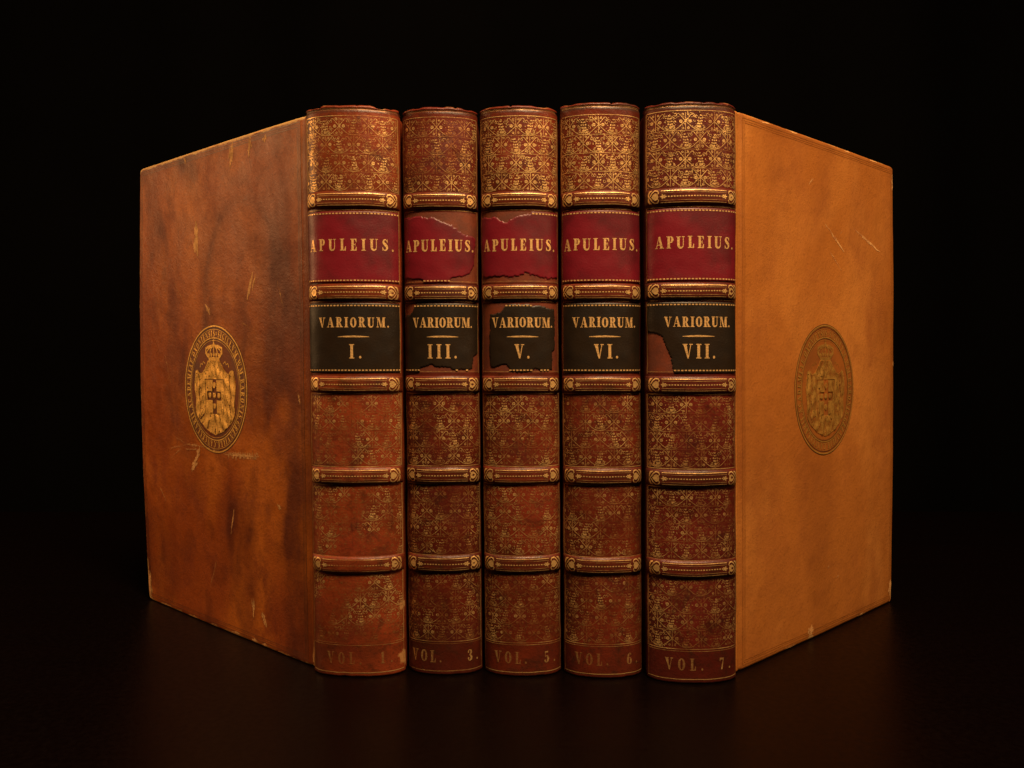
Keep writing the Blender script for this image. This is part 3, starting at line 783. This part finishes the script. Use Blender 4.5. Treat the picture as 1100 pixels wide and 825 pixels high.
X = [-81.7, -43.9, -12.65, 19.55, 52.3, 88.6]
g = .55
common = 'worn russet calf book with gilt tooled spine, crimson title label and '
books = [
 dict(x0=X[0], x1=X[1]-g, y=356.7, seed=1, num='1', roman='I.', H=227.2,
      label='book numbered I at the left end, its mottled brown board swung open',
      board_label='mottled dark brown calf board with bright gilt seal and pale scuffs',
      keep=[kf(.40, .18, .25, .0, .30, 1), kf(.38, .08, 0, 0, .35, 2), kf(.26, .10, .05, .1, .45, 3), kf(.22, .0, .1, .15, .5, 4)],  # top panel: extra gold at the left stands in for a glint
      bandkeep=[.74, .72, .72, .60, .48], volkeep=.36, volx=(-12.5, 2, 9.5, 14.5), tx=(-18.0, 17.0), vxr=(-13.6, 14.6), rx=(-1.2, 3.7),
      nicks=[(-15.5, 3.2, 1.0), (-12.4, .8, .7), (12.2, 1.8, 1.3), (16.5, 2.5, .7), (3, .5, .3)], chips=[(19.3, 27, 2.0, 1.1), (19, 6, 3.5, .9), (-14, 224, 4, .5), (13, 224, 3, .8), (17, 219, 2.5, .5)], dirt=.6, leather=SL[0],
      board_left=None, board_mat=M_BL, edgef=edge_left, darkenf=stain_left, sealmat=M_SEALL, sealkeep=.92, sealfield=M_FIELDL, bow=1.4, bowx=2.0,
      scuffs=[(152.6, 2.5, 0, 13, 3.2, .8), (1, 1.2, 0, 10, 1.9, .8), (100, .9, 9, 0, 1.1, .75), (80, .9, 6, 0, 1.5, .75), (60, .9, 8, 0, 1.3, .75), (45, 1, 4, 0, 1.9, .8), (37, 1, 3, 0, 1.7, .8), (18, .9, 10, 0, .9, .65), (128, .9, 12, 0, .9, .65), (154, 60, 0, 12, .8, .6), (154, 150, 0, 9, .7, .6), (70, 225.4, 12, 0, .8, .6), (30, 225.4, 10, 0, .8, .7), (93.4, 193.0, -1.8, -16.1, 4.2, 0.75), (58.1, 225.1, 2.4, -11.7, 2.8, 0.6), (43.0, 224.6, 1.5, -9.1, 2.4, 0.5), (30.9, 223.3, 0.7, -3.4, 2.2, 0.45), (104.6, 224.8, -1.9, -3.4, 1.6, 0.4), (43.0, 165.7, 4.7, -12.0, 3.4, 0.55), (85.3, 153.2, -5.3, -4.6, 2.0, 0.5), (26.5, 64.8, -2.9, -1.7, 1.4, 0.5), (62.2, 58.6, 3.3, -12.0, 0.9, 0.45), (40.0, 15.7, -3.0, -6.4, 2.2, 0.5), (47.7, 20.5, 0.0, -9.3, 1.6, 0.45), (2.9, 1.6, -2.7, 4.5, 2, 0.6), (23.7, 160.5, -4.3, -12.0, 0.5, 0.4), (126.1, 129.1, -6.0, -14.0, 0.5, 0.4), (9.6, 113.3, -1.4, -4.6, 1.2, 0.5), (116.1, 166.0, -9.7, -10.6, 0.5, 0.35), (79.1, 32.4, 7.1, -14.5, 0.6, 0.35), (52.4, 143.5, -7.1, -3.1, 0.5, 0.4), (136.4, 62.0, -7.2, -6.9, 0.6, 0.4), (65.5, 84.7, 0.2, -3.2, 1.0, 0.5424887916370198), (63.4, 84.8, -0.7, -3.2, 1.0, 0.4663822148099533), (61.4, 84.8, 0.8, -3.5, 1.0, 0.5148385035820019), (59.4, 84.9, 0.2, -3.6, 1.0, 0.567565876880612), (57.4, 85.0, -1.2, -2.7, 1.0, 0.6097670351360405), (55.4, 85.1, 0.4, -3.0, 1.0, 0.6670113267858242), (53.5, 85.2, -0.5, -3.0, 1.0, 0.6178528688423981), (51.5, 85.3, 0.6, -3.0, 1.0, 0.5977748957328294), (49.6, 85.3, 0.1, -1.8, 1.0, 0.6663818092447363), (47.7, 85.4, -0.3, -2.8, 1.0, 0.6697032000638704), (45.7, 85.5, -0.9, -2.9, 1.0, 0.548740851000186), (43.8, 85.6, -1.1, -2.2, 1.0, 0.6838966804261302), (42.0, 85.7, -1.3, -1.6, 1.0, 0.4839922150501672), (70.5, 83.4, -29.0, 0.5, 1.1, 0.6), (72.2, 84.2, -19.8, 0.2, 0.9, 0.5), (62.2, 82.8, -20.7, 0.3, 0.9, 0.45), (92.5, 85.4, -22.0, -1.5, 1.2, 0.45), (92.5, 85.0, 2.7, -3.8, 1.6, 0.58), (93.2, 82.7, 4.0, -4.1, 1.6, 0.58), (94.0, 80.4, 5.4, -4.5, 1.6, 0.58), (94.7, 78.0, 6.7, -4.9, 1.6, 0.58), (91.6, 85.5, 13.0, 0.0, 1.0, 0.45), (104.6, 85.5, 17.5, -3.1, 0.8, 0.38), (91.6, 83.7, 14.9, -0.6, 0.9, 0.42), (110.3, 83.7, 11.8, -6.5, 0.6, 0.33), (95.2, 83.9, 20.9, 4.1, 0.6, 0.33)]),
 dict(x0=X[1]+g, x1=X[2]-g, y=358.9, seed=2, num='3', roman='III.', H=227.0,
      label='narrow dark book numbered III, its crimson title label torn at the top right',
      keep=[kf(.34, .20, 0, 0, .25, 5), kf(.33, .12, .1, 0, .3, 6), kf(.30, .12, .1, 0, .3, 7), kf(.32, .08, .1, 0, .3, 8)],
      bandkeep=[.66, .74, .74, .66, .64], volkeep=.50, volx=(-14.2, -1, 9.5, 14.5), tx=(-15.0, 14.0), vxr=(-11.5, 13.0), rx=(-5.2, 6.4),
      nicks=[(-9, 2, .4), (7, .6, .5), (12, 2, .5)], chips=[(6, 225.5, 3, .4), (-14, 225, 3, .5)], dirt=.7, leather=SL[1], redkeep=red3, blackkeep=black3),
 dict(x0=X[2]+g, x1=X[3]-g, y=357.3, seed=3, num='5', roman='V.', H=227.2,
      label='book numbered V in the middle, its black volume label ragged all round',
      keep=[kf(.62, .16, 0, -.02, .2, 9), kf(.42, .12, .1, 0, .3, 10), kf(.36, .12, .1, 0, .3, 11), kf(.32, .08, .1, 0, .3, 12)],
      bandkeep=[.78, .86, .84, .66, .68], volkeep=.46, volx=(-12, 1.5, 8.5, 13.8), tx=(-15.3, 14.6), vxr=(-11.6, 13.2), rx=(-2.4, 3.6),
      nicks=[(-3.2, .5, .7), (9, 3, .4)], chips=[(10, 225.5, 4, .45), (-13, 225, 3, .4)], dirt=.4, leather=SL[2], redkeep=red5, blackkeep=black5),
 dict(x0=X[3]+g, x1=X[4]-g, y=355.3, seed=4, num='6', roman='VI.', H=228.0,
      label='book numbered VI with closed covers and both spine labels whole',
      keep=[kf(.60, .14, .1, 0, .2, 13), kf(.40, .10, .05, 0, .3, 14), kf(.33, .08, .1, 0, .3, 15), kf(.32, .06, .1, 0, .3, 16)],
      bandkeep=[.78, .82, .80, .74, .68], volkeep=.40, volx=(-12.2, 1.5, 9, 14.2), tx=(-15.8, 15.2), vxr=(-12.2, 13.6), rx=(-3.6, 6.0),
      nicks=[(4.2, .5, .9), (5.4, .35, .5), (-13, 2.4, .5), (13, 2, .4)], chips=[(6, 224.5, 2.5, .6), (-14, 225, 3, .5)], dirt=.4, leather=SL[3]),
 dict(x0=X[4]+g, x1=X[5], y=349.5, seed=5, num='7', roman='VII.', H=226.6,
      label='book numbered VII at the right end, its smooth tan board swung open',
      board_label='smooth tan calf board with dull rubbed seal',
      keep=[kf(.56, .14, .1, 0, .22, 17), kf(.40, .0, .36, 0, .3, 18), kf(.38, -.05, .42, 0, .3, 19), kf(.38, -.02, .40, 0, .3, 20)],
      bandkeep=[.72, .82, .80, .74, .72], volkeep=.50, volx=(-11.8, 3.2, 9.8, 15.2), tx=(-15.0, 16.6), vxr=(-11.6, 14.8), rx=(-4.6, 8.2),
      nicks=[(-15, 2, .5), (10, 1.4, .5), (-4, .5, .3)], chips=[(14, 224.5, 3, .5), (-3, 225.5, 5, .35), (17.5, 5, 2.2, .5), (17.5, 70, 2, .5)], dirt=.4, leather=SL[4], blackkeep=black7,
      board_right=None, board_mat=M_BR, edgef=edge_right, darkenf=stain_falloff_right, sealmat=M_SEALR, sealkeep=.56, sealfield=M_FIELDR, bow=.8,
      scuffs=[(75, 189, 19, -11, 1.3, .5), (104, 190, 30, -9, 1.3, .5), (80, 177, 11, -8, .7, .4), (60, 205, 4, 3, 1., .4), (149, 3, 0, 9, 3, .7), (149.6, 222, 0, -8, 1.2, .6), (44, 225.4, 6, 0, .9, .8), (95, 225.4, 5, 0, .9, .8), (122, 225.4, 9, 0, .8, .7), (18, 225.3, 9, 0, .8, .6), (150.3, 120, 0, 9, .7, .6), (40, .8, 9, 0, .9, .6), (110, .8, 9, 0, .8, .6), (62, 1.5, .8, 5, 2.6, .6), (90, 186, 3, 2, .5, .3), (78, 30, 2, 1, .8, .4), (88, 24, 2, 1, .8, .4)]),
]
cx = (books[0]['x0']+books[0]['x1'])/2
books[0]['board_left'] = ((-81.9-cx, 359.8-356.7), (-194.9-cx, 465.3-356.7))
cx = (books[4]['x0']+books[4]['x1'])/2
books[4]['board_right'] = ((89.3-cx, 353.4-349.5), (197.7-cx, 458.6-349.5))
for s in books: book(s)

# ------------------------------------------------------------------ setting
def setting(name, rows, mat):
    mb = MB(); mb.grid([[mb.vert(p) for p in r] for r in rows]); o = mb.build(name, [mat]); o['kind'] = 'structure'; return o
t = NT('dark_lacquered_table')
n1 = t.noise(9, 6, 0, .6, t.stretch((1, 6, 1))); n2 = t.noise(400, 3, 1)
M_TABLE = t.done(t.pr(Base_Color=t.mix(n1, (.0021, .0006, .0005), (.0011, .0004, .0004)), Specular_IOR_Level=.10, Roughness=t.ramp(n2, .3, .7, .30, .42),
                      Normal=t.bump(n2, .08, .0002)))
mb = MB()
x0, x1, y0, y1, r = -900, 900, -250, 740, 12
prof = [(y0, 0-r), (y0+r*.3, -r*.3), (y0+r, 0)]+[(y, 0) for y in np.linspace(0, y1-r, 8)]+[(y1-r*.3, -r*.3), (y1, -r), (y1, -40), (y0, -40), (y0, -r)]
mb.grid([[mb.vert((x, y, z)) for x in np.linspace(x0, x1, 12)] for y, z in prof], 0, False)
o = mb.build('table_surface', [M_TABLE], smooth=False); o['kind'] = 'structure'
t = NT('black_velvet_backdrop')
M_CLOTH = t.done(t.pr(Base_Color=t.mix(t.noise(8, 5), (.0032, .0030, .0030), (.0018, .0017, .0017)), Roughness=1., Specular_IOR_Level=0.))
setting('backdrop', [[(x, 1050+18*math.sin(x*.011)+7*math.sin(x*.037), z) for x in np.linspace(-1600, 1600, 120)] for z in np.linspace(-600, 1600, 12)], M_CLOTH)
